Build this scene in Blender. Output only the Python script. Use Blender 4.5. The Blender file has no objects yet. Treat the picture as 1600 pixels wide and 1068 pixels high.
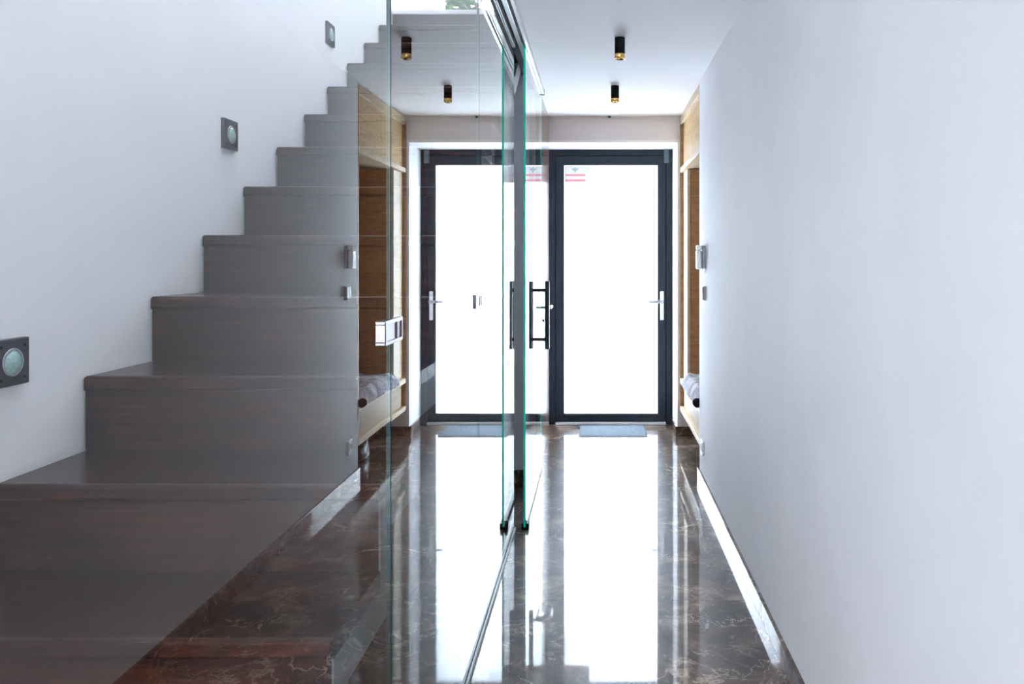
import bpy, bmesh, math, random
from mathutils import Vector, Matrix, noise as mnoise

random.seed(7)
S = bpy.context.scene
COL = S.collection

# ---------------------------------------------------------------- camera
ZC = 1.30
cam_d = bpy.data.cameras.new('camera')
cam = bpy.data.objects.new('camera', cam_d)
COL.objects.link(cam)
cam.location = (0, 0, ZC)
cam.rotation_euler = (math.pi / 2, 0, 0)
cam_d.sensor_width = 36.0
cam_d.lens = 36.0 * 1244 / 1600
cam_d.shift_x = -(934 - 800) / 1600
cam_d.shift_y = -(534 - 405) / 1600
cam_d.clip_start = 0.02
S.camera = cam

# ---------------------------------------------------------------- sky
W = bpy.data.worlds.new('overcast_sky')
S.world = W
W.use_nodes = True
bg = W.node_tree.nodes['Background']
bg.inputs['Color'].default_value = (0.885, 0.918, 1.0, 1)
bg.inputs['Strength'].default_value = 13.0


def portal(name, loc, rot, sx, sy):
    d = bpy.data.lights.new(name, 'AREA')
    d.shape = 'RECTANGLE'
    d.size, d.size_y = sx, sy
    d.cycles.is_portal = True
    o = bpy.data.objects.new(name, d)
    COL.objects.link(o)
    o.location = loc
    o.rotation_euler = rot
    return o


# sky portals: they add no light, they only steer sampling to the openings
HP = math.pi / 2
portal('portal_front_door', (0.10, 6.46, 1.08), (-HP, 0, 0), 1.0, 2.15)
portal('portal_upper_window', (-0.515, 6.02, 3.55), (-HP, 0, 0), 1.36, 1.54)
portal('portal_added_back_window', (-2.15, -4.6, 1.4), (HP, 0, 0), 2.9, 1.8)  # at the unseen window added behind the camera as fill
portal('portal_added_roof_opening', (-0.80, 2.5, 5.56), (0, 0, 0), 0.65, 3.2)  # at the unseen roof opening added over the stairs

vs = S.view_settings
vs.view_transform = 'Standard'
vs.look = 'None'
vs.gamma = 1.0
vs.use_curve_mapping = False
vs.exposure = 1.1
S.cycles.use_denoising = True
S.cycles.max_bounces = 14
S.cycles.diffuse_bounces = 8
S.cycles.glossy_bounces = 8
S.cycles.transparent_max_bounces = 24
S.cycles.caustics_reflective = True
S.cycles.caustics_refractive = False
S.cycles.sample_clamp_indirect = 12.0


# ---------------------------------------------------------------- materials
def mat(name, color=(0.8, 0.8, 0.8), rough=0.5, metal=0.0, spec=0.5, coat=0.0):
    m = bpy.data.materials.new(name)
    m.use_nodes = True
    b = m.node_tree.nodes['Principled BSDF']
    b.inputs['Base Color'].default_value = (*color, 1)
    b.inputs['Roughness'].default_value = rough
    b.inputs['Metallic'].default_value = metal
    b.inputs['Specular IOR Level'].default_value = spec
    b.inputs['Coat Weight'].default_value = coat
    return m


def N(m, t, **kw):
    n = m.node_tree.nodes.new(t)
    for k, v in kw.items():
        setattr(n, k, v)
    return n


def L(m, a, b):
    m.node_tree.links.new(a, b)


def math_node(m, op, a, b=None, clamp=False):
    n = N(m, 'ShaderNodeMath', operation=op, use_clamp=clamp)
    for i, v in enumerate((a, b)):
        if v is None:
            continue
        if isinstance(v, (int, float)):
            n.inputs[i].default_value = v
        else:
            L(m, v, n.inputs[i])
    return n.outputs[0]


def coords(m, scale=(1, 1, 1), random_offset=False, seed_amount=40.0):
    tc = N(m, 'ShaderNodeTexCoord')
    mp = N(m, 'ShaderNodeMapping')
    mp.inputs['Scale'].default_value = scale
    src = tc.outputs['Object']
    if random_offset:
        oi = N(m, 'ShaderNodeObjectInfo')
        mul = N(m, 'ShaderNodeVectorMath', operation='SCALE')
        cmb = N(m, 'ShaderNodeCombineXYZ')
        for i, k in enumerate((1.0, 1.7, 0.6)):
            L(m, math_node(m, 'MULTIPLY', oi.outputs['Random'], k), cmb.inputs[i])
        L(m, cmb.outputs[0], mul.inputs[0])
        mul.inputs['Scale'].default_value = seed_amount
        add = N(m, 'ShaderNodeVectorMath', operation='ADD')
        L(m, src, add.inputs[0])
        L(m, mul.outputs[0], add.inputs[1])
        src = add.outputs[0]
    L(m, src, mp.inputs['Vector'])
    return mp.outputs[0]


def noise(m, vec, scale, detail=4, rough=0.5, dist=0.0):
    n = N(m, 'ShaderNodeTexNoise')
    n.inputs['Scale'].default_value = scale
    n.inputs['Detail'].default_value = detail
    n.inputs['Roughness'].default_value = rough
    n.inputs['Distortion'].default_value = dist
    L(m, vec, n.inputs['Vector'])
    return n.outputs['Fac']


def ramp(m, fac, stops):
    r = N(m, 'ShaderNodeValToRGB')
    e = r.color_ramp.elements
    while len(e) < len(stops):
        e.new(0.5)
    for el, (p, c) in zip(e, stops):
        el.position = p
        el.color = (*c, 1) if len(c) == 3 else c
    L(m, fac, r.inputs[0])
    return r.outputs[0]


def mix(m, fac, a, b, blend='MIX'):
    n = N(m, 'ShaderNodeMix', data_type='RGBA', blend_type=blend)
    for idx, v in ((0, fac), (6, a), (7, b)):
        if isinstance(v, (int, float)):
            n.inputs[idx].default_value = v
        elif isinstance(v, tuple):
            n.inputs[idx].default_value = (*v, 1)
        else:
            L(m, v, n.inputs[idx])
    return n.outputs[2]


def bump(m, height, strength, distance=0.002):
    b = N(m, 'ShaderNodeBump')
    b.inputs['Strength'].default_value = strength
    b.inputs['Distance'].default_value = distance
    L(m, height, b.inputs['Height'])
    L(m, b.outputs[0], m.node_tree.nodes['Principled BSDF'].inputs['Normal'])


def base(m, sock, key='Base Color'):
    L(m, sock, m.node_tree.nodes['Principled BSDF'].inputs[key])


def plaster(name, c1, c2, rough=0.75, strength=0.12):
    m = mat(name, c1, rough, spec=0.25)
    v = coords(m)
    big = noise(m, v, 1.6, 5, 0.6, 0.6)
    base(m, ramp(m, big, [(0.35, c1), (0.7, c2)]))
    fine = noise(m, v, 90, 3, 0.6)
    trowel = noise(m, coords(m, (1, 1, 3.0)), 9, 6, 0.6, 0.4)
    bump(m, math_node(m, 'ADD', fine, math_node(m, 'MULTIPLY', trowel, 1.2)), strength, 0.003)
    return m


M_wall = plaster('white_wall_plaster', (0.86, 0.865, 0.885), (0.84, 0.85, 0.87))
M_wall_right = plaster('trowelled_white_plaster', (0.875, 0.885, 0.905), (0.815, 0.83, 0.86), 0.7, 0.16)
M_wall_far = plaster('off_white_wall_plaster', (0.76, 0.73, 0.735), (0.74, 0.71, 0.715))
M_reveal = plaster('white_reveal_paint', (0.86, 0.87, 0.88), (0.85, 0.86, 0.87))
M_ceiling = plaster('white_ceiling_paint', (0.89, 0.89, 0.895), (0.88, 0.88, 0.885), 0.85, 0.05)
M_shade_wall = plaster('shade_grey_wall_plaster', (0.63, 0.65, 0.70), (0.60, 0.62, 0.67))  # shade on a white wall, put into its base colour as grey


def marble(name, rough=0.03):
    m = mat(name, (0.03, 0.02, 0.015), 0.36, spec=0.13, coat=1.0)
    m.node_tree.nodes['Principled BSDF'].inputs['Coat Roughness'].default_value = rough
    v = coords(m, (1.0, 1.0, 1.0), True)
    patch = noise(m, v, 2.6, 9, 0.68, 1.6)
    col = ramp(m, patch, [(0.30, (0.009, 0.006, 0.005)), (0.45, (0.032, 0.019, 0.0125)),
                          (0.56, (0.095, 0.058, 0.037)), (0.70, (0.30, 0.215, 0.15))])
    gr = noise(m, v, 38, 6, 0.75, 0.3)
    col = mix(m, math_node(m, 'MULTIPLY', ramp(m, gr, [(0.52, (0, 0, 0)), (0.75, (1, 1, 1))]), 0.35), col, (0.13, 0.09, 0.06))
    for sc, w, strength, dist in ((1.7, 0.011, 1.0, 1.9), (3.6, 0.013, 0.85, 2.6), (7.5, 0.015, 0.6, 2.0)):
        n = noise(m, v, sc, 6, 0.55, dist)
        ridge = math_node(m, 'ABSOLUTE', math_node(m, 'SUBTRACT', n, 0.5))
        line = math_node(m, 'SUBTRACT', 1.0, math_node(m, 'DIVIDE', ridge, w), True)
        gate = ramp(m, noise(m, v, sc * 1.3 + 0.7, 3, 0.5, 0.5), [(0.50, (0, 0, 0)), (0.64, (1, 1, 1))])
        f = math_node(m, 'MULTIPLY', math_node(m, 'MULTIPLY', line, gate), strength)
        col = mix(m, f, col, (0.62, 0.50, 0.38))
    base(m, col)
    return m


M_marble = marble('polished_dark_brown_marble')
M_grout = mat('dark_grout', (0.012, 0.009, 0.008), 0.8)


def dark_wood(name, rough, spec, lift=1.0):
    m = mat(name, (0.05, 0.027, 0.02), rough, spec=spec)
    tc = N(m, 'ShaderNodeTexCoord')
    sp = N(m, 'ShaderNodeSeparateXYZ')
    L(m, tc.outputs['Object'], sp.inputs[0])
    yz = math_node(m, 'ADD', sp.outputs[1], sp.outputs[2])
    cb = N(m, 'ShaderNodeCombineXYZ')
    L(m, sp.outputs[0], cb.inputs[0])
    L(m, yz, cb.inputs[1])
    br = N(m, 'ShaderNodeTexBrick')
    br.offset = 0.37
    br.inputs['Color1'].default_value = (0.0, 0.0, 0.0, 1)
    br.inputs['Color2'].default_value = (1.0, 1.0, 1.0, 1)
    br.inputs['Mortar'].default_value = (0.5, 0.5, 0.5, 1)
    br.inputs['Scale'].default_value = 1.0
    br.inputs['Mortar Size'].default_value = 0.0
    br.inputs['Bias'].default_value = 0.0
    br.inputs['Brick Width'].default_value = 0.46
    br.inputs['Row Height'].default_value = 0.043
    L(m, cb.outputs[0], br.inputs['Vector'])
    stave = br.outputs['Color']
    mp = N(m, 'ShaderNodeMapping')
    mp.inputs['Scale'].default_value = (2.2, 26, 1)
    L(m, cb.outputs[0], mp.inputs['Vector'])
    shift = N(m, 'ShaderNodeVectorMath', operation='ADD')
    sc = N(m, 'ShaderNodeVectorMath', operation='SCALE')
    sc.inputs['Scale'].default_value = 7.0
    L(m, stave, sc.inputs[0])
    L(m, mp.outputs[0], shift.inputs[0])
    L(m, sc.outputs[0], shift.inputs[1])
    g = noise(m, shift.outputs[0], 2.2, 8, 0.65, 0.8)
    c = ramp(m, g, [(0.28, (0.003 * lift, 0.0012 * lift, 0.001 * lift)), (0.5, (0.014 * lift, 0.0045 * lift, 0.0028 * lift)),
                    (0.75, (0.042 * lift, 0.0135 * lift, 0.0065 * lift))])
    tone = ramp(m, stave, [(0.0, (0.78, 0.78, 0.8)), (1.0, (1.25, 1.2, 1.15))])
    base(m, mix(m, 1.0, c, tone, 'MULTIPLY'))
    bump(m, g, 0.05, 0.001)
    return m


M_stair = dark_wood('dark_stained_stave_wood', 0.25, 0.25)
M_riser = dark_wood('dark_stained_riser_wood', 0.55, 0.06, 1.5)


def oak(name, c1, c2, c3, rough=0.42, scale=(5.0, 1.6, 26.0)):
    m = mat(name, c2, rough, spec=0.4)
    v = coords(m, scale, False)
    g = noise(m, v, 1.6, 7, 0.62, 0.9)
    ring = noise(m, coords(m, (1.2, 1.2, 3.2)), 2.0, 2, 0.4, 0.6)
    w = math_node(m, 'SINE', math_node(m, 'MULTIPLY', ring, 60))
    f = math_node(m, 'ADD', g, math_node(m, 'MULTIPLY', w, 0.06))
    base(m, ramp(m, f, [(0.28, c1), (0.5, c2), (0.75, c3)]))
    bump(m, g, 0.06, 0.001)
    return m


M_oak = oak('light_oak_veneer', (0.50, 0.32, 0.14), (0.62, 0.43, 0.215), (0.70, 0.52, 0.29))
M_oak_pale = oak('pale_oak_veneer', (0.50, 0.40, 0.26), (0.56, 0.47, 0.33), (0.60, 0.52, 0.39))
M_oak_edge = oak('bare_oak_edge', (0.54, 0.40, 0.22), (0.62, 0.49, 0.31), (0.68, 0.56, 0.39))
M_oak_brown = oak('toasted_oak_veneer', (0.27, 0.135, 0.048), (0.36, 0.19, 0.073), (0.42, 0.24, 0.10))
M_door_wood = oak('brown_lacquered_veneer', (0.10, 0.055, 0.04), (0.15, 0.085, 0.06), (0.2, 0.12, 0.085), 0.16)

M_anth = mat('anthracite_powder_coat', (0.014, 0.022, 0.034), 0.45, spec=0.22)
M_anth_gap = mat('black_rubber_seal', (0.006, 0.007, 0.009), 0.6)
M_steel = mat('brushed_steel', (0.72, 0.73, 0.75), 0.28, 1.0)
M_chrome = mat('polished_chrome', (0.86, 0.87, 0.9), 0.07, 1.0)
M_alu = mat('anodised_aluminium', (0.40, 0.43, 0.44), 0.45, 0.3)
M_clamp = mat('satin_chrome', (0.17, 0.165, 0.18), 0.24, 0.9, 0.3)
M_alu_white = mat('satin_white_aluminium', (0.62, 0.64, 0.65), 0.4, 0.2)
M_black_slot = mat('black_track_slot', (0.003, 0.0035, 0.005), 0.5, spec=0.15)
M_black = mat('matt_black_metal', (0.004, 0.0045, 0.007), 0.5, spec=0.15)
M_brass = mat('brushed_brass', (0.78, 0.49, 0.16), 0.25, 1.0)
M_handle = mat('dark_blued_steel', (0.008, 0.016, 0.022), 0.4, 0.0, 0.3)
M_white_plastic = mat('white_plastic', (0.8, 0.8, 0.81), 0.3)
M_grey_plastic = mat('grey_plastic', (0.30, 0.31, 0.36), 0.4)
M_red = mat('red_plastic', (0.6, 0.05, 0.06), 0.4)
M_trim = mat('pale_grey_lacquer', (0.10, 0.115, 0.118), 0.5)
M_plate = mat('grey_cast_metal', (0.045, 0.049, 0.062), 0.45, 0.2)
M_boot = mat('black_leather', (0.01, 0.01, 0.012), 0.3)
M_sole = mat('black_rubber', (0.012, 0.012, 0.012), 0.7)


def lens_mat():
    m = mat('frosted_green_glass', (0.36, 0.56, 0.53), 0.25, spec=0.6, coat=0.5)
    v = coords(m)
    n = noise(m, v, 180, 2, 0.5)
    base(m, ramp(m, n, [(0.35, (0.26, 0.46, 0.43)), (0.7, (0.45, 0.66, 0.62))]))
    bump(m, n, 0.4, 0.001)
    return m


M_lens = lens_mat()


def fur_mat():
    m = mat('grey_fleece', (0.4, 0.4, 0.43), 0.9, spec=0.1)
    v = coords(m)
    a = noise(m, v, 9, 6, 0.7, 1.2)
    base(m, ramp(m, a, [(0.32, (0.07, 0.07, 0.085)), (0.48, (0.27, 0.27, 0.31)), (0.66, (0.62, 0.62, 0.66))]))
    bump(m, noise(m, v, 120, 3, 0.7), 0.8, 0.006)
    m.node_tree.nodes['Principled BSDF'].inputs['Sheen Weight'].default_value = 0.4
    return m


M_fur = fur_mat()
M_fur_dark = mat('dark_navy_fleece', (0.012, 0.012, 0.02), 0.9, spec=0.1)


def mat_mat():
    m = mat('blue_grey_carpet_pile', (0.3, 0.36, 0.42), 0.95, spec=0.1)
    v = coords(m)
    n = noise(m, v, 130, 3, 0.8)
    base(m, ramp(m, n, [(0.34, (0.05, 0.068, 0.085)), (0.66, (0.20, 0.24, 0.28))]))
    bump(m, n, 1.0, 0.006)
    return m


M_mat = mat_mat()


def fresnel_fac(m, double=True):
    """Schlick reflectance of a sheet of glass seen from either side."""
    ge = N(m, 'ShaderNodeNewGeometry')
    dt = N(m, 'ShaderNodeVectorMath', operation='DOT_PRODUCT')
    L(m, ge.outputs['Incoming'], dt.inputs[0])
    L(m, ge.outputs['Normal'], dt.inputs[1])
    c = math_node(m, 'ABSOLUTE', dt.outputs['Value'])
    k = math_node(m, 'POWER', math_node(m, 'SUBTRACT', 1.0, c, True), 5.0)
    f = math_node(m, 'ADD', math_node(m, 'MULTIPLY', k, 0.98), 0.02)
    if double:
        f = math_node(m, 'DIVIDE', math_node(m, 'MULTIPLY', f, 2.0), math_node(m, 'ADD', f, 1.0))
    return f


def glass_front(name, tint, double=True, frost=0.0):
    m = bpy.data.materials.new(name)
    m.use_nodes = True
    nt = m.node_tree
    nt.nodes.clear()
    out = nt.nodes.new('ShaderNodeOutputMaterial')
    mx = nt.nodes.new('ShaderNodeMixShader')
    tr = nt.nodes.new('ShaderNodeBsdfTransparent')
    tr.inputs[0].default_value = (*tint, 1)
    gl = nt.nodes.new('ShaderNodeBsdfGlossy')
    gl.inputs['Roughness'].default_value = 0.0
    gl.inputs['Color'].default_value = (0.97, 1.0, 0.99, 1)
    L(m, fresnel_fac(m, double), mx.inputs[0])
    thru = tr.outputs[0]
    if frost:
        tl = nt.nodes.new('ShaderNodeBsdfTranslucent')
        tl.inputs[0].default_value = (0.80, 0.905, 1.0, 1)
        m2 = nt.nodes.new('ShaderNodeMixShader')
        m2.inputs[0].default_value = frost
        nt.links.new(tr.outputs[0], m2.inputs[1])
        nt.links.new(tl.outputs[0], m2.inputs[2])
        thru = m2.outputs[0]
    nt.links.new(thru, mx.inputs[1])
    nt.links.new(gl.outputs[0], mx.inputs[2])
    nt.links.new(mx.outputs[0], out.inputs[0])
    return m


def clear_back(name, tint):
    m = bpy.data.materials.new(name)
    m.use_nodes = True
    nt = m.node_tree
    nt.nodes.clear()
    out = nt.nodes.new('ShaderNodeOutputMaterial')
    tr = nt.nodes.new('ShaderNodeBsdfTransparent')
    tr.inputs[0].default_value = (*tint, 1)
    nt.links.new(tr.outputs[0], out.inputs[0])
    return m


M_glass = glass_front('clear_glass_face', (0.985, 0.987, 0.986))
M_glass_back = clear_back('clear_glass_back_face', (0.995, 1.0, 0.998))
M_glass_door = glass_front('white_translucent_door_glass', (0.93, 0.94, 0.95), frost=0.85)
M_glass_window = glass_front('window_glass', (0.9, 0.97, 0.93))


def edge_mat():
    m = mat('green_glass_edge', (0.0, 0.45, 0.31), 0.3, spec=0.3)
    nt = m.node_tree
    tl = nt.nodes.new('ShaderNodeBsdfTranslucent')
    tl.inputs[0].default_value = (0.0, 0.95, 0.66, 1)
    mx = nt.nodes.new('ShaderNodeMixShader')
    mx.inputs[0].default_value = 0.5
    out = nt.nodes['Material Output']
    nt.links.new(nt.nodes['Principled BSDF'].outputs[0], mx.inputs[1])
    nt.links.new(tl.outputs[0], mx.inputs[2])
    nt.links.new(mx.outputs[0], out.inputs[0])
    return m


M_edge = edge_mat()
M_edge_dim = mat('dark_teal_glass_edge', (0.02, 0.065, 0.075), 0.5, spec=0.15)


# ---------------------------------------------------------------- builders
ORG = {}


def origin(p):
    return ORG.get(p.name, Vector((0, 0, 0))) if p else Vector((0, 0, 0))


def tag(o, label=None, cat=None, group=None, kind=None):
    if label:
        o['label'] = label
    if cat:
        o['category'] = cat
    if group:
        o['group'] = group
    if kind:
        o['kind'] = kind
    return o


def thing(name, label, cat, loc, group=None, kind=None):
    o = bpy.data.objects.new(name, None)
    o.empty_display_size = 0.1
    COL.objects.link(o)
    o.location = loc
    ORG[o.name] = Vector(loc)
    return tag(o, label, cat, group, kind)


def link(name, bm, mats, parent=None, smooth=False, loc=None):
    """bm is in world coordinates; it is moved to the thing's own origin."""
    if loc is not None:
        og = Vector(loc)
    else:
        og = origin(parent)
    bmesh.ops.translate(bm, verts=bm.verts, vec=-og)
    me = bpy.data.meshes.new(name)
    bmesh.ops.recalc_face_normals(bm, faces=bm.faces)
    bm.to_mesh(me)
    bm.free()
    for m in (mats if isinstance(mats, (list, tuple)) else [mats]):
        me.materials.append(m)
    if smooth:
        for p in me.polygons:
            p.use_smooth = True
    o = bpy.data.objects.new(name, me)
    COL.objects.link(o)
    if parent:
        o.parent = parent
        o.location = og - origin(parent)
    else:
        o.location = og
    ORG[o.name] = og
    return o


def add_box(bm, x0, x1, y0, y1, z0, z1, bev=0.0, seg=2, mi=0):
    ret = bmesh.ops.create_cube(bm, size=1.0)
    vs_ = ret['verts']
    for v in vs_:
        v.co = Vector((x0 + (v.co.x + .5) * (x1 - x0), y0 + (v.co.y + .5) * (y1 - y0), z0 + (v.co.z + .5) * (z1 - z0)))
    fs = {f for v in vs_ for f in v.link_faces}
    for f in fs:
        f.material_index = mi
    if bev > 0:
        es = list({e for v in vs_ for e in v.link_edges})
        bmesh.ops.bevel(bm, geom=es, offset=bev, segments=seg, profile=0.5, affect='EDGES', material=-1)


def box(name, x0, x1, y0, y1, z0, z1, m, parent=None, bev=0.0, seg=2, loc=None):
    bm = bmesh.new()
    add_box(bm, x0, x1, y0, y1, z0, z1, bev, seg)
    return link(name, bm, m, parent, loc=loc)


def boxes(name, lst, m, parent=None, bev=0.0, seg=2, loc=None):
    bm = bmesh.new()
    for b in lst:
        add_box(bm, *b, bev=bev, seg=seg)
    return link(name, bm, m, parent, loc=loc)


def add_cyl(bm, c, r0, r1, depth, axis='Z', seg=32, caps=True):
    """cylinder whose centre is c, r0 at the low end and r1 at the high end of the axis"""
    rot = {'Z': Matrix.Identity(4), 'X': Matrix.Rotation(HP, 4, 'Y'), 'Y': Matrix.Rotation(-HP, 4, 'X')}[axis]
    return bmesh.ops.create_cone(bm, cap_ends=caps, segments=seg, radius1=r0, radius2=r1, depth=depth,
                                 matrix=Matrix.Translation(c) @ rot)['verts']


def add_lathe(bm, c, prof, axis='Z', seg=32):
    """revolve (radius, offset) pairs about an axis through c"""
    rings = []
    for r, h in prof:
        ring = []
        for k in range(seg):
            a = 2 * math.pi * k / seg
            p = {'Z': (r * math.cos(a), r * math.sin(a), h), 'X': (h, r * math.cos(a), r * math.sin(a)),
                 'Y': (r * math.cos(a), h, r * math.sin(a))}[axis]
            ring.append(bm.verts.new(Vector(c) + Vector(p)))
        rings.append(ring)
    for a, b in zip(rings, rings[1:]):
        for k in range(seg):
            bm.faces.new((a[k], a[(k + 1) % seg], b[(k + 1) % seg], b[k]))
    if prof[0][0] > 1e-6:
        bm.faces.new(rings[0])
    if prof[-1][0] > 1e-6:
        bm.faces.new(rings[-1])


def add_prism(bm, pts, x0, x1):
    """polygon in the Y-Z plane extruded along X"""
    a = [bm.verts.new((x0, y, z)) for y, z in pts]
    b = [bm.verts.new((x1, y, z)) for y, z in pts]
    bm.faces.new(a)
    bm.faces.new(b)
    n = len(pts)
    for i in range(n):
        bm.faces.new((a[i], a[(i + 1) % n], b[(i + 1) % n], b[i]))


def copy_tree(o, parent=None):
    c = o.copy()
    COL.objects.link(c)
    if parent:
        c.parent = parent
    ORG[c.name] = ORG.get(o.name, Vector((0, 0, 0)))
    for ch in [k for k in o.children]:
        copy_tree(ch, c)
    return c


# ---------------------------------------------------------------- dimensions (metres, camera at x=0 y=0)
XL, XR = -1.20, 0.603            # left wall, right wall
YF, YD = 5.88, 6.30              # far wall face, front-door plane
YC = 4.715                       # end of the right wall, the coat niche begins
XN = 1.10                        # back of the niche
ZCEIL = 2.354
ZUP, ZROOF = 2.753, 5.45
YB = -4.5                        # back of the modelled house
XW, YW = -5.0, 0.75              # living room: window wall, partition wall
GX = -0.403                      # fixed glass plane (corridor face)

# ---------------------------------------------------------------- setting
tag(box('ground', -30, 30, -30, 40, -0.30, -0.12, mat('pale_paving', (0.68, 0.68, 0.68), 0.8)), kind='structure',
    label='pale paved ground outside the house')

floor = box('floor', -5.2, XN + 0.15, YB - 0.2, 6.42, -0.12, -0.004, M_grout, loc=(0, 0, 0))
tag(floor, 'polished dark brown marble floor of the hallway', kind='structure')
joints = [-2.49, -1.70, -0.91, -0.12, 0.67, 1.46, 2.25, 3.04, 3.83, 4.62, 5.41, 6.42]
gap = 0.0006
for (x0, x1) in ((XL, -0.60), (-0.60, 0.62), (0.62, XN)):
    for y0, y1 in zip(joints, joints[1:]):
        if x0 > 0.5 and y1 < 4.6:
            continue
        cx, cy = (x0 + x1) / 2, (y0 + y1) / 2
        box('floor_tile', x0 + gap, x1 - gap, y0 + gap, y1 - gap, -0.004, 0.0, M_marble, floor, loc=(cx, cy, 0))

bm = bmesh.new()
add_box(bm, XL - 0.2, XL, YW, 6.0, 0.0, ZROOF)
tag(link('wall_left', bm, M_wall, loc=(XL, 0, 0)), 'tall white wall beside the staircase', kind='structure')

bm = bmesh.new()
add_box(bm, XR, XR + 0.14, YB - 0.2, YC, 0.0, ZROOF)
add_box(bm, XR + 0.14, XN + 0.15, YC - 0.14, YC, 0.0, ZROOF)
tag(link('wall_right', bm, M_wall_right, loc=(XR, 0, 0)), 'blank white plastered wall along the right of the hallway', kind='structure')
tag(box('wall_niche', XN, XN + 0.15, YC, YF + 0.2, 0.0, ZROOF, M_wall), 'white wall behind the oak cabinet', kind='structure')

bm = bmesh.new()                      # far wall around the door opening
ox0, ox1, oz = -0.398, 0.590, 2.166
add_box(bm, ox1, XN, YF, 6.42, 0.0, ZUP)
add_box(bm, XL - 0.2, ox0, YF, 6.42, 0.0, ZUP)
add_box(bm, ox0, ox1, YF, 6.42, oz, ZUP)
tag(link('wall_far', bm, M_wall_far), 'off-white wall around the front door', kind='structure')
bm = bmesh.new()                      # white reveal lining
add_box(bm, ox1 - 0.003, ox1 + 0.016, YF - 0.002, 6.26, 0.0, oz + 0.016)
add_box(bm, ox0, ox1, YF - 0.002, 6.26, oz - 0.003, oz + 0.016)
tag(link('trim_1', bm, M_reveal), 'white reveal lining the front door opening', kind='structure')

# corridor ceiling / upper floor slab
bm = bmesh.new()
add_box(bm, -0.425, XN, YB, YF, ZCEIL, ZUP - 0.03)
add_box(bm, XL, -0.425, 4.66, YF, ZCEIL, ZUP - 0.03)
tag(link('ceiling', bm, M_ceiling), 'flat white hallway ceiling', kind='structure')
tag(box('upper_floor', XL, XR, 4.63, 5.95, ZUP - 0.03, ZUP, mat('pale_landing_floor', (0.62, 0.62, 0.63), 0.4), bev=0.006),
    'pale landing floor at the top of the stairs', kind='structure')
rx0, rx1, ry0, ry1 = -1.10, -0.50, 0.95, 4.05  # unseen roof opening, added to brighten the stairwell
bm = bmesh.new()
for b_ in ((-5.2, rx0, YB - 0.2, 6.2), (rx1, XN + 0.15, YB - 0.2, 6.2), (rx0, rx1, YB - 0.2, ry0), (rx0, rx1, ry1, 6.2)):
    add_box(bm, *b_, ZROOF, ZROOF + 0.2)
tag(link('roof', bm, M_ceiling), 'white ceiling over the stairwell', kind='structure')

# upper end wall with a window above the stairs
wx0, wx1, wz0, wz1 = -1.18, 0.15, 2.80, 4.30
bm = bmesh.new()
add_box(bm, XL, wx0, 5.90, 6.05, ZUP, ZROOF)
add_box(bm, wx1, XN + 0.15, 5.90, 6.05, ZUP, ZROOF)
add_box(bm, wx0, wx1, 5.90, 6.05, wz1, ZROOF)
add_box(bm, wx0, wx1, 5.90, 6.05, ZUP, wz0)
tag(link('wall_upper', bm, M_wall), 'white wall around the upstairs window', kind='structure')
win = thing('window_1', 'tall window at the top of the stairs with green trees outside', None, (-0.345, 5.98, wz0), kind='structure')
boxes('window_frame', [(wx0, wx0 + 0.03, 5.95, 6.01, wz0, wz1), (wx1 - 0.05, wx1, 5.95, 6.01, wz0, wz1),
                       (wx0, wx1, 5.95, 6.01, wz0, wz0 + 0.05), (wx0, wx1, 5.95, 6.01, wz1 - 0.05, wz1)], M_alu_white, win)


def pane(name, x0, x1, y0, y1, z0, z1, parent, front='+x', mats=None, loc=None):
    """sheet of glass: reflecting face on one side, clear face behind it, coloured rim"""
    bm = bmesh.new()
    add_box(bm, x0, x1, y0, y1, z0, z1)
    bm.faces.ensure_lookup_table()
    bm.normal_update()
    bmesh.ops.recalc_face_normals(bm, faces=bm.faces)
    ax = {'x': 0, 'y': 1}[front[1]]
    sg = 1 if front[0] == '+' else -1
    for f in bm.faces:
        d = f.normal[ax] * sg
        f.material_index = 0 if d > 0.9 else (1 if d < -0.9 else 2)
    return link(name, bm, mats or [M_glass, M_glass_back, M_edge_dim], parent, loc=loc)


pane('window_pane', wx0 + 0.03, wx1 - 0.05, 5.975, 5.985, wz0 + 0.05, wz1 - 0.05, win, '-y', [M_glass_window, M_glass_back, M_edge_dim])

# open living room behind and to the left of the camera, its unseen back window added to brighten the walls
bw = (-3.6, -0.7, 0.5, 2.3)
bm = bmesh.new()
add_box(bm, XW, bw[0], YB - 0.2, YB, 0.0, ZROOF)
add_box(bm, bw[1], XR, YB - 0.2, YB, 0.0, ZROOF)
add_box(bm, bw[0], bw[1], YB - 0.2, YB, bw[3], ZROOF)
add_box(bm, bw[0], bw[1], YB - 0.2, YB, 0.0, bw[2])
tag(link('wall_back', bm, M_wall), 'unseen white wall behind the viewer with a window added for light', kind='structure')
tag(box('wall_living', XW, XL, YW, YW + 0.15, 0.0, ZROOF, M_wall), 'white wall of the room left of the staircase', kind='structure')
tag(box('wall_side', XW - 0.2, XW, YB - 0.2, YW + 0.15, 0.0, ZROOF, M_wall), 'white far left wall of the room behind the viewer', kind='structure')
tag(box('ceiling_living', XW, -0.425, YB, YW, 2.70, 2.90, M_ceiling), 'white ceiling of the room behind the viewer', kind='structure')

# under-stair wall block left of the front door
bm = bmesh.new()
add_box(bm, XL, -0.425, 4.56, 4.93, 0.0, ZCEIL)
add_box(bm, XL, -0.386, 4.925, YF, 0.0, ZCEIL)
tag(link('wall_understair', bm, M_shade_wall), 'wall beyond the glass door opening, its shade put into the grey colour', kind='structure')
tag(box('baseboard_understair', XL, -0.425, 4.545, 4.56, 0.0, 0.095, M_marble), 'black marble skirting on the under-stair wall', kind='structure')

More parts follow.
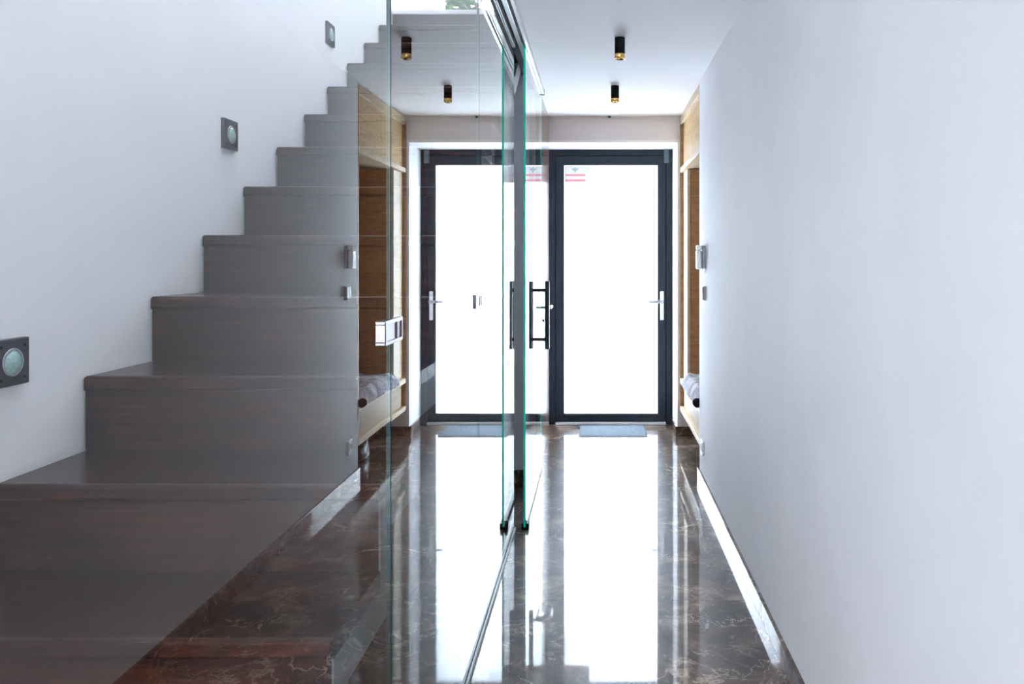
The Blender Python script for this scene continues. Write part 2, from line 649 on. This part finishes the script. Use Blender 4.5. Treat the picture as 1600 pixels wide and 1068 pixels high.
# marble skirting
bh, bt = 0.068, 0.014
bs = thing('baseboard_right', 'low dark marble skirting along the right wall', None, (XR, 0, 0), kind='structure')
bj = [YB, -0.75, 0.45, 1.66, 2.87, 4.08, YC]
for y0, y1 in zip(bj, bj[1:]):
    box('skirting_tile', XR - bt, XR - 0.0002, y0 + 0.0006, y1 - 0.0006, 0.0, bh, M_marble, bs, bev=0.0012, seg=1, loc=(XR, (y0 + y1) / 2, 0))
bf = thing('baseboard_far', 'low dark marble skirting beside the front door', None, (0.8, YF, 0), kind='structure')
box('skirting_tile', ox1 - bt - 0.003, XN, YF - bt, YF - 0.003, 0.0, bh, M_marble, bf, bev=0.0012, seg=1, loc=(0.85, YF, 0))
box('skirting_tile', ox1 - bt - 0.003, ox1 - 0.0035, YF - 0.002, 6.25, 0.0, bh, M_marble, bf, bev=0.0012, seg=1, loc=(0.58, 6.1, 0))
tag(box('baseboard_niche', XN - bt, XN, YC, YF - bt, 0.0, bh, M_marble), 'dark marble skirting under the oak cabinet', kind='structure')

# ---------------------------------------------------------------- front door
fd = thing('door_1', 'anthracite framed front door with one white glass pane', None, (0.10, YD, 0), kind='structure')
px = lambda x: (x - 934) / 197.5
zt = 2.176
fx0, fx1 = -0.397, 0.588
sx0, sx1 = -0.331, 0.533
gx0, gx1, gz0, gz1 = -0.270, 0.477, 0.078, 2.046
box('frame_post', fx0, sx0 - 0.004, 6.275, 6.37, 0.0, zt, M_anth, fd, 0.003)
box('frame_post', sx1 + 0.004, fx1, 6.275, 6.37, 0.0, zt, M_anth, fd, 0.003)
box('frame_head', sx0 - 0.004, sx1 + 0.004, 6.275, 6.37, 2.118, zt, M_anth, fd, 0.003)
boxes('seal', [(sx0 - 0.006, sx0 + 0.002, 6.30, 6.33, 0.02, 2.12), (sx1 - 0.002, sx1 + 0.006, 6.30, 6.33, 0.02, 2.12),
               (sx0, sx1, 6.30, 6.33, 2.112, 2.120)], M_anth_gap, fd)
bm = bmesh.new()
add_box(bm, sx0, gx0, 6.268, 6.345, 0.022, 2.114, 0.003)
add_box(bm, gx1, sx1, 6.268, 6.345, 0.022, 2.114, 0.003)
add_box(bm, gx0 - 0.002, gx1 + 0.002, 6.268, 6.345, gz1, 2.114, 0.003)
add_box(bm, gx0 - 0.002, gx1 + 0.002, 6.268, 6.345, 0.022, gz0, 0.003)
leaf = link('door_leaf', bm, M_anth, fd)
bd = boxes('glazing_bead', [(gx0, gx0 + 0.007, 6.274, 6.30, gz0, gz1), (gx1 - 0.007, gx1, 6.274, 6.30, gz0, gz1),
                            (gx0, gx1, 6.274, 6.30, gz0, gz0 + 0.009), (gx0, gx1, 6.274, 6.30, gz1 - 0.007, gz1)],
           mat('blue_grey_bead', (0.16, 0.19, 0.24), 0.4), leaf, 0.002)
pane('door_pane', gx0 + 0.004, gx1 - 0.004, 6.296, 6.320, gz0 + 0.004, gz1 - 0.004, leaf, '-y',
     [M_glass_door, M_glass_back, M_edge_dim])
box('threshold', sx0 - 0.002, sx1 + 0.002, 6.245, 6.40, 0.0, 0.02, M_alu_white, fd, 0.003)
# closer / hinge block at the top right corner
box('hinge', 0.518, 0.560, 6.252, 6.276, 2.055, 2.172, mat('blue_grey_hinge', (0.06, 0.10, 0.125), 0.35), fd, 0.006, 3)
# lever handle on a long plate
hx = 0.5045
bm = bmesh.new()
add_box(bm, hx - 0.0145, hx + 0.0145, 6.257, 6.268, 0.822, 1.050, 0.005, 3)
hp = link('handle_plate', bm, M_white_plastic, fd)
bm = bmesh.new()
add_cyl(bm, (hx, 6.238, 0.968), 0.0095, 0.0095, 0.045, 'Y', 24)
add_box(bm, hx - 0.105, hx + 0.010, 6.206, 6.222, 0.956, 0.980, 0.006, 3)
link('handle_lever', bm, mat('satin_steel', (0.36, 0.37, 0.40), 0.3, 0.8), hp, True)
bm = bmesh.new()
add_cyl(bm, (hx, 6.2555, 0.872), 0.0075, 0.0075, 0.006, 'Y', 20)
link('lock_cylinder', bm, M_steel, hp)

# alarm sticker on the pane (print is washed out by the light in the photograph)
def film(name, c, alpha):
    m = mat(name, c, 0.5)
    m.node_tree.nodes['Principled BSDF'].inputs['Alpha'].default_value = alpha
    return m


st = thing('window_sticker', 'pale rectangular sticker with red bands in the top corner of door pane', 'sticker', (-0.18, 6.294, 1.96))
s0 = st
box('backing', gx0 + 0.008, gx0 + 0.205, 6.2935, 6.2955, 1.905, gz1 - 0.010, film('pale_sticker_film', (0.9, 0.9, 0.9), 1.0), st)
fr_ = film('red_sticker_print', (0.92, 0.36, 0.42), 1.0)
boxes('red_band', [(gx0 + 0.016, gx0 + 0.172, 6.2925, 6.2933, 1.958, 1.974)], fr_, st)
boxes('red_band', [(gx0 + 0.016, gx0 + 0.172, 6.2925, 6.2933, 1.916, 1.932)], fr_, st)
boxes('red_border', [(gx0 + 0.009, gx0 + 0.012, 6.2925, 6.2933, 1.91, gz1 - 0.012), (gx0 + 0.012, gx0 + 0.085, 6.2925, 6.2933, gz1 - 0.016, gz1 - 0.013)], fr_, st)
bm = bmesh.new()                       # small grey-green spread emblem
ez, ex = 2.004, gx0 + 0.091
pts = [(-.032, .018), (-.012, .012), (-.004, .02), (.004, .02), (.012, .012), (.030, .018), (.016, -.002), (.006, -.004), (.004, -.02), (-.006, -.02), (-.006, -.006), (-.018, -.0)]
a = [bm.verts.new((ex + x, 6.2925, ez + z)) for x, z in pts]
b = [bm.verts.new((ex + x, 6.2933, ez + z)) for x, z in pts]
bm.faces.new(a)
bm.faces.new(b)
for i in range(len(pts)):
    bm.faces.new((a[i], a[(i + 1) % len(pts)], b[(i + 1) % len(pts)], b[i]))
link('emblem', bm, film('grey_green_print', (0.42, 0.58, 0.55), 1.0), st)

# ---------------------------------------------------------------- doormat
dm = thing('doormat', 'flat blue-grey doormat in front of the white glass front door', 'doormat', (0.112, 6.02, 0))
bm = bmesh.new()
nx, ny = 50, 20
x0, x1, y0, y1 = -0.136, 0.362, 5.835, 6.215
grid = [[None] * (ny + 1) for _ in range(nx + 1)]
for i in range(nx + 1):
    for j in range(ny + 1):
        edge = i in (0, nx) or j in (0, ny)
        grid[i][j] = bm.verts.new((x0 + (x1 - x0) * i / nx, y0 + (y1 - y0) * j / ny, 0.004 if edge else 0.0085 + random.uniform(-.0012, .0012)))
for i in range(nx):
    for j in range(ny):
        bm.faces.new((grid[i][j], grid[i + 1][j], grid[i + 1][j + 1], grid[i][j + 1]))
link('pile', bm, M_mat, dm)
box('rubber_backing', x0 - 0.004, x1 + 0.004, y0 - 0.004, y1 + 0.004, 0.0, 0.004, M_sole, dm, 0.001, 1)

# ---------------------------------------------------------------- brown door on the left, beyond the glass
d2 = thing('door_2', 'brown lacquered flush door between glass slider and front door', None, (-0.37, 5.4, 0), kind='structure')
box('door_panel', -0.384, -0.360, 4.925, 5.865, 0.004, ZCEIL - 0.004, M_door_wood, d2, 0.002, 1)
yh = 5.10
bm = bmesh.new()
add_box(bm, -0.360, -0.350, yh - 0.027, yh + 0.027, 0.965, 1.019, 0.004, 2)
dl = link('lever_rose', bm, M_steel, d2)
bm = bmesh.new()
add_cyl(bm, (-0.326, yh, 0.992), 0.0095, 0.0095, 0.05, 'X', 20)
add_box(bm, -0.312, -0.294, yh - 0.01, yh + 0.125, 0.983, 1.001, 0.006, 3)
link('lever', bm, M_steel, dl, True)
bm = bmesh.new()
add_box(bm, -0.360, -0.350, yh - 0.027, yh + 0.027, 0.880, 0.934, 0.004, 2)
lr = link('lock_rose', bm, M_steel, d2)
bm = bmesh.new()
add_cyl(bm, (-0.347, yh, 0.907), 0.009, 0.009, 0.008, 'X', 20)
link('keyhole', bm, M_black, lr)

# ---------------------------------------------------------------- staircase
RISE, GO, Y1, Z4 = 0.17244, 0.27765, 0.4575, 0.6837
SX0, SX1 = XL + 0.004, -0.430


def nose(k):
    return Y1 + GO * (k - 1), Z4 + RISE * (k - 4)


stair = thing('staircase', 'dark brown wooden staircase rising along the left white wall', 'staircase', (-0.8, Y1, 0))
TT = 0.034
for k in range(1, 17):
    y, z = nose(k)
    yn, zn = nose(k + 1)
    if k < 16:
        bm = bmesh.new()
        add_box(bm, SX0, SX1, y, yn + 0.012, z - TT, z)
        es = [e for e in bm.edges if all(abs(v.co.y - y) < 1e-5 for v in e.verts) or all(abs(v.co.x - SX0) < 1e-5 and abs(v.co.z - z) < 1e-5 for v in e.verts)]
        bmesh.ops.bevel(bm, geom=es, offset=0.0085, segments=4, profile=0.5, affect='EDGES')
        bm.normal_update()
        for f in bm.faces:
            if f.normal.y < -0.95:
                f.material_index = 1
        link('tread', bm, [M_stair, M_riser], stair, loc=(-0.8 + 0.137 * k, y, z))
    z_lo = nose(k - 1)[1] if k > 1 else 0.0
    box('riser', SX0 + 0.004, SX1 - 0.003, y + 0.007, y + 0.027, z_lo, z - (TT if k < 16 else 0.03), M_riser, stair, loc=(-0.8 - 0.211 * k, y, z_lo))
# pale stepped edge trim and dark side panel facing the glass
KS = 13
pts = []
for k in range(1, KS + 1):
    y, z = nose(k)
    z_lo = nose(k - 1)[1] if k > 1 else 0.0
    pts += [(y + 0.007, z_lo - (0.0 if k == 1 else TT)), (y + 0.007, z - TT)]
yn, zn = nose(KS + 1)
pts.append((yn, zn - RISE - TT))
off = 0.075
inner = [(max(y, Y1 + 0.007) + off, max(z - off, 0.0)) for y, z in pts]
bm = bmesh.new()
o_ = [[bm.verts.new((x, y, z)) for y, z in pts] for x in (-0.434, -0.430)]
i_ = [[bm.verts.new((x, y, z)) for y, z in inner] for x in (-0.434, -0.430)]
for q in range(len(pts) - 1):
    for s in (0, 1):
        bm.faces.new((o_[s][q], o_[s][q + 1], i_[s][q + 1], i_[s][q]))
    bm.faces.new((o_[0][q], o_[1][q], o_[1][q + 1], o_[0][q + 1]))
    bm.faces.new((i_[0][q], i_[1][q], i_[1][q + 1], i_[0][q + 1]))
link('edge_trim', bm, M_trim, stair)
ye = nose(KS)[0]
bm = bmesh.new()
pp = [(y, z) for y, z in inner if y <= ye + 0.2]
add_prism(bm, [(Y1 + 0.02, 0.0)] + pp[1:] + [(pp[-1][0], 0.0)], -0.452, -0.4345)
link('side_panel', bm, M_riser, stair)
# sloping plaster soffit under the upper flight
bm = bmesh.new()
ya, za = nose(12)
yb, zb = nose(16)
add_prism(bm, [(ya, za - 0.32), (ya, za - 0.22), (yb, zb - 0.22), (yb - 0.06, zb - 0.36)], SX0, -0.436)
link('soffit', bm, M_shade_wall, stair)

# ---------------------------------------------------------------- recessed stair lights on the left wall
def stair_light(y, z, label):
    t = thing('stair_light', label, 'wall light', (XL, y, z), 'square stair lights in the left wall')
    bm = bmesh.new()
    add_box(bm, XL - 0.002, XL + 0.012, y - 0.048, y + 0.048, z - 0.048, z + 0.048, 0.0025, 2)
    link('face_plate', bm, M_plate, t)
    bm = bmesh.new()
    add_lathe(bm, (XL + 0.012, y, z), [(0.0285, -0.001), (0.0285, 0.002), (0.0255, 0.003), (0.0255, -0.001)], 'X', 40)
    link('lens_ring', bm, M_grey_plastic, t, True)
    bm = bmesh.new()
    add_lathe(bm, (XL + 0.012, y, z), [(0.0255, -0.001), (0.0255, 0.001), (0.018, 0.004), (0.009, 0.0055), (0.0, 0.006)], 'X', 40)
    link('lens', bm, M_lens, t, True)
    for a, b in ((1, 1), (1, -1), (-1, 1), (-1, -1)):
        bm = bmesh.new()
        add_cyl(bm, (XL + 0.0125, y + a * 0.033, z + b * 0.033), 0.0034, 0.0034, 0.002, 'X', 12)
        link('screw', bm, M_black, t)
    return t


stair_light(1.617, 1.091, 'grey square stair light lowest and nearest on the left wall')
stair_light(2.583, 1.704, 'middle grey square stair light on the left wall')
stair_light(3.554, 2.303, 'highest and farthest grey square stair light on left wall')

# ---------------------------------------------------------------- fixed glass partition
GT = 0.008
gp = thing('glass_partition', 'fixed clear glass partition of three panes beside the staircase', 'glass partition', (GX, 2.0, 0))
gz = 2.352
for y0, y1, rot in ((0.36, 1.547, 0.10), (1.553, 2.700, 0.0), (2.704, 3.830, 0.0)):
    p = pane('glass_pane', GX - GT, GX, y0, y1, 0.012, gz - 0.01, gp, '+x', [M_glass, M_glass_back, M_edge_dim], loc=(GX, y1, 0))
    p.rotation_euler.z = math.radians(rot)
bm = bmesh.new()
add_box(bm, GX + 0.001, GX + 0.009, -0.3, 3.83, 0.0, 0.014, 0.001, 1)
add_box(bm, GX - GT - 0.010, GX - GT - 0.001, -0.3, 3.83, 0.0, 0.014, 0.001, 1)
link('floor_channel', bm, M_alu, gp)
bm = bmesh.new()
add_box(bm, GX - GT - 0.001, GX + 0.001, -0.3, 3.83, 0.0, 0.011)
link('channel_seal', bm, M_black_slot, gp)
for yc in (1.555, 2.665):
    bm = bmesh.new()
    a_, b_ = yc - 0.066, yc + 0.066
    add_box(bm, GX - GT - 0.005, GX + 0.004, a_ + 0.004, b_ - 0.004, 1.140, 1.181, 0.001, 1)
    for q in ((a_, b_, 1.1765, 1.184), (a_, b_, 1.137, 1.1445), (a_, a_ + 0.012, 1.143, 1.178), (b_ - 0.008, b_, 1.143, 1.178),
              (yc + 0.022, yc + 0.028, 1.143, 1.178)):
        add_box(bm, GX - GT - 0.006, GX + 0.0065, *q, 0.0018, 2)
    cl = link('glass_clamp', bm, M_clamp, gp)
    cl['label'] = 'chrome clamp joining two panes'

# ---------------------------------------------------------------- top track and sliding glass door
tk = thing('sliding_door_track', 'aluminium twin sliding track along the ceiling above the glass', 'sliding track', (-0.37, 2.2, ZCEIL))
ty0, ty1 = -0.3, 4.92
zb = 2.318
box('fascia', -0.3455, -0.331, ty0, ty1, zb, ZCEIL, M_alu_white, tk, 0.0015, 1)
box('centre_rail', -0.379, -0.359, ty0, ty1, zb, ZCEIL - 0.004, M_alu, tk, 0.0015, 1)
box('rail', -0.3585, -0.3565, ty0, ty1, zb - 0.006, ZCEIL - 0.004, M_steel, tk)
box('inner_rail', -0.402, -0.396, ty0, 3.83, zb, ZCEIL - 0.004, M_alu, tk, 0.001, 1)
box('inner_rail', -0.4245, -0.414, ty0, 3.83, zb, ZCEIL - 0.004, M_alu, tk, 0.001, 1)
box('track_bed', -0.4245, -0.340, ty0, ty1, ZCEIL - 0.005, ZCEIL - 0.001, M_black_slot, tk)
box('end_cap', -0.385, -0.330, ty1, ty1 + 0.006, zb - 0.004, ZCEIL - 0.001, M_handle, tk, 0.001, 1)

sd = thing('sliding_glass_door', 'clear sliding glass door with green edge and long bar handle', 'glass door', (-0.352, 4.3, 0))
pane('glass_pane', -0.356, -0.346, 3.82, 4.918, 0.016, zb + 0.02, sd, '+x', [M_glass, M_glass_back, M_edge])
hy, hz0, hz1 = 4.70, 0.772, 1.172
bm = bmesh.new()
add_box(bm, -0.311, -0.286, hy - 0.0135, hy + 0.0135, hz0, hz1, 0.002, 2)
hb = link('bar_handle', bm, M_handle, sd)
bm = bmesh.new()
add_box(bm, -0.416, -0.391, hy - 0.0135, hy + 0.0135, hz0, hz1, 0.002, 2)
link('bar_handle', bm, M_handle, sd)
for zp in (1.118, 0.828):
    bm = bmesh.new()
    add_cyl(bm, (-0.351, hy, zp), 0.0105, 0.0105, 0.10, 'X', 20)
    add_cyl(bm, (-0.351, hy, zp), 0.014, 0.014, 0.016, 'X', 20)
    link('handle_post', bm, M_handle, sd)
boxes('floor_guide', [(-0.3445, -0.334, 3.83, 3.90, 0.0, 0.030), (-0.368, -0.3575, 3.83, 3.90, 0.0, 0.030), (-0.368, -0.334, 3.83, 3.90, 0.0, 0.008)], M_black, sd, 0.001, 1)
box('bottom_seal', -0.3575, -0.3445, 3.90, 4.918, 0.006, 0.020, M_grey_plastic, sd)

# ---------------------------------------------------------------- ceiling spotlights
def spot(x, y, label):
    t = thing('ceiling_spotlight', label, 'ceiling light', (x, y, ZCEIL), 'black cylinder ceiling spotlights')
    bm = bmesh.new()
    add_lathe(bm, (x, y, ZCEIL), [(0.0235, 0.0), (0.0245, -0.002), (0.0245, -0.078)], 'Z', 40)
    link('body', bm, M_black, t, True)
    bm = bmesh.new()
    add_lathe(bm, (x, y, ZCEIL), [(0.0245, -0.078), (0.0247, -0.079), (0.0247, -0.100), (0.0225, -0.1015), (0.0205, -0.098), (0.016, -0.086)], 'Z', 40)
    link('brass_ring', bm, M_brass, t, True)
    bm = bmesh.new()
    add_lathe(bm, (x, y, ZCEIL), [(0.0, -0.0855), (0.0165, -0.086), (0.0165, -0.084), (0.0, -0.083)], 'Z', 32)
    link('bulb_lens', bm, M_lens, t)
    return t


spot(0.105, 3.79, 'nearer of the two black and brass cylinder ceiling spotlights')
spot(0.105, 4.84, 'farther black and brass cylinder ceiling spotlight, closer to front door')
# tiny green sensor on the ceiling line over the door
bm = bmesh.new()
add_lathe(bm, (0.086, 5.86, ZCEIL), [(0.012, 0.0), (0.012, -0.006), (0.008, -0.013), (0.0, -0.015)], 'Z', 16)
tag(link('ceiling_sensor', bm, mat('green_plastic', (0.0, 0.11, 0.07), 0.3), smooth=True, loc=(0.086, 5.86, ZCEIL)),
    'tiny dark green sensor on the ceiling edge above the front door', 'sensor')

# ---------------------------------------------------------------- oak hall cabinet in the niche
cb = thing('hall_cabinet', 'light oak hall cabinet with open coat niche beside the front door', 'cabinet', (0.85, 5.3, 0.19))
CF = 0.606                       # front of the frame boards
DP = 0.630                       # plane of the doors
CB = XN - 0.01
yn0, yn1 = YC + 0.01, YF - 0.006
ypan = 5.60                      # niche ends, tall panel begins
box('back_panel', CB - 0.012, CB, yn0, yn1, 0.20, 2.32, M_oak_brown, cb)
box('end_panel', CF, CB - 0.012, yn1 - 0.022, yn1, 0.19, 2.345, M_oak_brown, cb, 0.0015, 1)
box('end_panel', CF, CB - 0.012, yn0, yn0 + 0.022, 0.19, 2.345, M_oak_brown, cb, 0.0015, 1)
box('top_board', CF, CB - 0.012, yn0, yn1, 2.290, 2.345, M_oak_edge, cb, 0.0015, 1)
for z0, z1 in ((1.937, 1.970), (0.392, 0.428), (0.190, 0.224)):
    box('shelf', CF, CB - 0.012, yn0 + 0.001, yn1 - 0.001, z0, z1, M_oak_edge, cb, 0.0015, 1)
ymid = 5.33
for y0, y1 in ((yn0 + 0.024, ymid - 0.0015), (ymid + 0.0015, yn1 - 0.024)):
    box('cabinet_door', DP, DP + 0.019, y0, y1, 1.972, 2.288, M_oak, cb, 0.001, 1)
box('tall_panel', DP, DP + 0.019, ypan, yn1 - 0.024, 0.430, 1.935, M_oak_pale, cb, 0.001, 1)
# niche side cheek, faced with horizontal boards
cheek = [0.430, 0.72, 1.02, 1.393, 1.755, 1.935]
for z0, z1 in zip(cheek, cheek[1:]):
    box('cheek_board', DP + 0.021, CB - 0.014, ypan, ypan + 0.018, z0 + 0.001, z1 - 0.001, M_oak_brown, cb, 0.001, 1)
# drawer front of vertical slats
dr = box('drawer', DP + 0.012, DP + 0.025, yn0 + 0.024, yn1 - 0.024, 0.226, 0.390, M_oak_brown, cb)
ys = yn0 + 0.026
while ys + 0.04 < yn1 - 0.024:
    box('slat', DP + 0.001, DP + 0.012, ys, ys + 0.028, 0.227, 0.389, M_oak_pale, dr, 0.003, 1)
    ys += 0.0385
# coat hooks are out of the photograph's sight; the niche is left empty as it shows

# ---------------------------------------------------------------- fleece cushion on the bench
def cushion_mesh():
    bm = bmesh.new()
    n, mth = 46, 30
    y0, y1 = 4.775, ypan - 0.01
    # cross-section in X-Z: from the back edge over the top and down the front
    def section(t):
        xb, xf = 0.97, 0.592
        if t < 0.62:
            u = t / 0.62
            return xb + (xf + 0.03 - xb) * u, 0.500 - 0.006 * math.cos(u * 9)
        u = (t - 0.62) / 0.38
        a = u * 1.35
        return xf + 0.03 - 0.034 * math.sin(min(a * 1.3, HP)), 0.500 - 0.085 * u ** 1.3
    top, bot = [], []
    for i in range(n + 1):
        y = y0 + (y1 - y0) * i / n
        ra, rb = [], []
        for j in range(mth + 1):
            x, z = section(j / mth)
            nz = mnoise.noise(Vector((x * 9, y * 9, z * 9)))
            n2 = mnoise.noise(Vector((x * 45, y * 45, z * 45)))
            d = 0.014 * nz + 0.006 * n2
            endd = min(i, n - i) / n
            sag = 0.03 * max(0, 0.06 - endd) / 0.06
            out = max(0.0, j / mth - 0.62) / 0.38
            low = 0.430 + 0.002
            zz = z + d * (1 - out) - sag * (1 - out)
            xx = x - d * out * 0.6
            if j / mth < 0.62:
                zz = max(zz, low + 0.02)
            ra.append(bm.verts.new((xx, y + n2 * 0.004, zz)))
            # underside: bench top inside, hanging flap outside the shelf edge
            if x > CF + 0.002 and out < 0.3:
                rb.append(bm.verts.new((max(x, CF - 0.002), y, low)))
            else:
                rb.append(bm.verts.new((min(xx + 0.016, CF - 0.0015), y, min(zz - 0.004, low))))
        top.append(ra)
        bot.append(rb)
    for s in (top, bot):
        for i in range(n):
            for j in range(mth):
                bm.faces.new((s[i][j], s[i + 1][j], s[i + 1][j + 1], s[i][j + 1]))
    for i in range(n):
        for j in (0, mth):
            bm.faces.new((top[i][j], top[i + 1][j], bot[i + 1][j], bot[i][j]))
    for j in range(mth):
        for i in (0, n):
            bm.faces.new((top[i][j], top[i][j + 1], bot[i][j + 1], bot[i][j]))
    return bm


cu = thing('fleece_cushion', 'grey fleece seat cushion hanging over the oak cabinet bench', 'cushion', (0.8, 5.2, 0.43))
link('fleece', cushion_mesh(), M_fur, cu, True)
bm = bmesh.new()
add_lathe(bm, (0.596, 4.76, 0.440), [(0.0, -0.02), (0.018, -0.016), (0.027, 0.0), (0.027, 0.03), (0.018, 0.05), (0.0, 0.055)], 'Y', 24)
link('rolled_corner', bm, M_fur_dark, cu, True)['label'] = 'dark rolled end of cushion'

# ---------------------------------------------------------------- black boots under the bench
def boot(x, y, label):
    t = thing('ankle_boot', label, 'boot', (x, y, 0), 'black boots under the bench')
    bm = bmesh.new()
    prof = [(0.0, .052, .13), (0.012, .055, .135), (0.035, .052, .13), (0.06, .046, .105), (0.085, .040, .062), (0.12, .040, .052), (0.165, .043, .055)]
    rings = []
    for z, rx, ry in prof:
        cx = 0.0 if ry > 0.1 else 0.0
        cy = (0.13 - ry) * 0.75
        ring = []
        for k in range(24):
            a = 2 * math.pi * k / 24
            ring.append(bm.verts.new((x + rx * math.cos(a), y + cy + ry * math.sin(a), 0.016 + z)))
        rings.append(ring)
    for a, b in zip(rings, rings[1:]):
        for k in range(24):
            bm.faces.new((a[k], a[(k + 1) % 24], b[(k + 1) % 24], b[k]))
    bm.faces.new(rings[0])
    bm.faces.new(rings[-1])
    link('upper', bm, M_boot, t, True)
    bm = bmesh.new()
    a = [bm.verts.new((x + 0.055 * math.cos(2 * math.pi * k / 24), y + 0.137 * math.sin(2 * math.pi * k / 24), 0.0)) for k in range(24)]
    b = [bm.verts.new((v.co.x, v.co.y, 0.017)) for v in a]
    bm.faces.new(a)
    bm.faces.new(b)
    for k in range(24):
        bm.faces.new((a[k], a[(k + 1) % 24], b[(k + 1) % 24], b[k]))
    link('sole', bm, M_sole, t)


boot(0.73, 5.18, 'black leather boot under the oak bench, nearer the hallway')
boot(0.87, 5.20, 'black leather boot under the oak bench, nearer the back wall')

# ---------------------------------------------------------------- devices on the end of the right wall
def wall_dev(name, label, cat, y, z):
    return thing(name, label, cat, (XR, y, z))


t = wall_dev('intercom', 'white wall intercom handset above the switch on right wall end', 'intercom', 4.49, 1.313)
box('base_plate', XR - 0.018, XR, 4.452, 4.532, 1.248, 1.378, M_grey_plastic, t, 0.003, 2)
bm = bmesh.new()
add_box(bm, XR - 0.046, XR - 0.019, 4.463, 4.534, 1.244, 1.352, 0.009, 3)
link('handset', bm, M_white_plastic, t)
box('button_panel', XR - 0.044, XR - 0.0185, 4.463, 4.534, 1.354, 1.379, M_white_plastic, t, 0.004, 2)
for i, m_ in enumerate((M_red, M_grey_plastic, M_grey_plastic)):
    for zz in (1.361, 1.371):
        box('button', XR - 0.0465, XR - 0.043, 4.470 + i * 0.02, 4.484 + i * 0.02, zz - 0.004, zz + 0.004, m_ if zz > 1.365 or i else M_red, t, 0.0008, 1)

t = wall_dev('light_switch', 'white double light switch below the intercom on right wall', 'light switch', 4.485, 1.111)
box('frame', XR - 0.014, XR, 4.443, 4.525, 1.072, 1.150, M_grey_plastic, t, 0.003, 2)
for a in (4.449, 4.4865):
    bm = bmesh.new()
    add_box(bm, XR - 0.023, XR - 0.013, a, a + 0.033, 1.078, 1.144, 0.005, 3)
    for v in bm.verts:
        v.co.x += 0.006 * (1 - ((v.co.z - 1.111) / 0.033) ** 2) * (1 if v.co.x < XR - 0.018 else 0)
    link('rocker', bm, M_white_plastic, t)
for a in (4.449, 4.4865):
    box('rocker_gap', XR - 0.0165, XR - 0.0135, a - 0.002, a + 0.035, 1.076, 1.146, M_sole, t)

t = wall_dev('power_outlet', 'white power outlet low on the right wall end', 'power outlet', 4.545, 0.228)
box('frame', XR - 0.011, XR, 4.505, 4.585, 0.188, 0.268, M_white_plastic, t, 0.003, 2)
bm = bmesh.new()
add_lathe(bm, (XR - 0.011, 4.545, 0.228), [(0.026, 0.0), (0.026, -0.003), (0.021, -0.003), (0.019, 0.0)], 'X', 32)
link('socket_ring', bm, M_white_plastic, t, True)
bm = bmesh.new()
add_cyl(bm, (XR - 0.0115, 4.545, 0.228), 0.0195, 0.0195, 0.002, 'X', 28)
link('socket_well', bm, M_grey_plastic, t)

# ---------------------------------------------------------------- greenery outside the upstairs window
def tree(x, y, h, seed, label):
    rnd = random.Random(seed)
    t = thing('garden_tree', label, 'tree', (x, y, -0.12), 'trees outside the upstairs window')
    bm = bmesh.new()
    add_cyl(bm, (x, y, h * 0.36), 0.09, 0.04, h * 0.72 + 0.24, 'Z', 10)
    for k in range(7):
        a, zz = rnd.uniform(0, 6.28), h * rnd.uniform(0.4, 0.7)
        d = Vector((math.cos(a), math.sin(a), 0.9)).normalized()
        q = Vector((0, 0, 1)).rotation_difference(d).to_matrix().to_4x4()
        bmesh.ops.create_cone(bm, segments=6, radius1=0.03, radius2=0.01, depth=0.9, cap_ends=True,
                              matrix=Matrix.Translation(Vector((x, y, zz)) + d * 0.42) @ q)
    link('trunk', bm, mat('bark', (0.10, 0.07, 0.05), 0.9), t)
    bm = bmesh.new()
    for k in range(6500):
        while True:
            p = Vector((rnd.uniform(-1, 1), rnd.uniform(-1, 1), rnd.uniform(-1, 1)))
            if p.length < 1 and p.length > 0.35:
                break
        c = Vector((x + p.x * 0.9, y + p.y * 0.8, h * 0.72 + p.z * h * 0.27))
        s = rnd.uniform(0.06, 0.10)
        rt = Matrix.Rotation(rnd.uniform(0, 6.28), 3, 'Z') @ Matrix.Rotation(rnd.uniform(-1.2, 1.2), 3, 'X')
        vv = [bm.verts.new(c + rt @ Vector(q) * s) for q in ((-1, 0, 0), (0, -0.45, .05), (1, 0, 0), (0, 0.45, .05))]
        bm.faces.new(vv)
    f = link('foliage', bm, M_leaf, t)
    f['kind'] = 'stuff'


M_leaf = mat('green_leaf', (0.028, 0.085, 0.018), 0.55, spec=0.2)
tree(-2.1, 8.4, 6.0, 3, 'leafy green tree outside, left of the upstairs window')
tree(-0.25, 8.7, 6.2, 4, 'leafy green tree outside, in the middle of the upstairs window')
tree(1.6, 8.5, 6.0, 5, 'leafy green tree outside, right of the upstairs window')
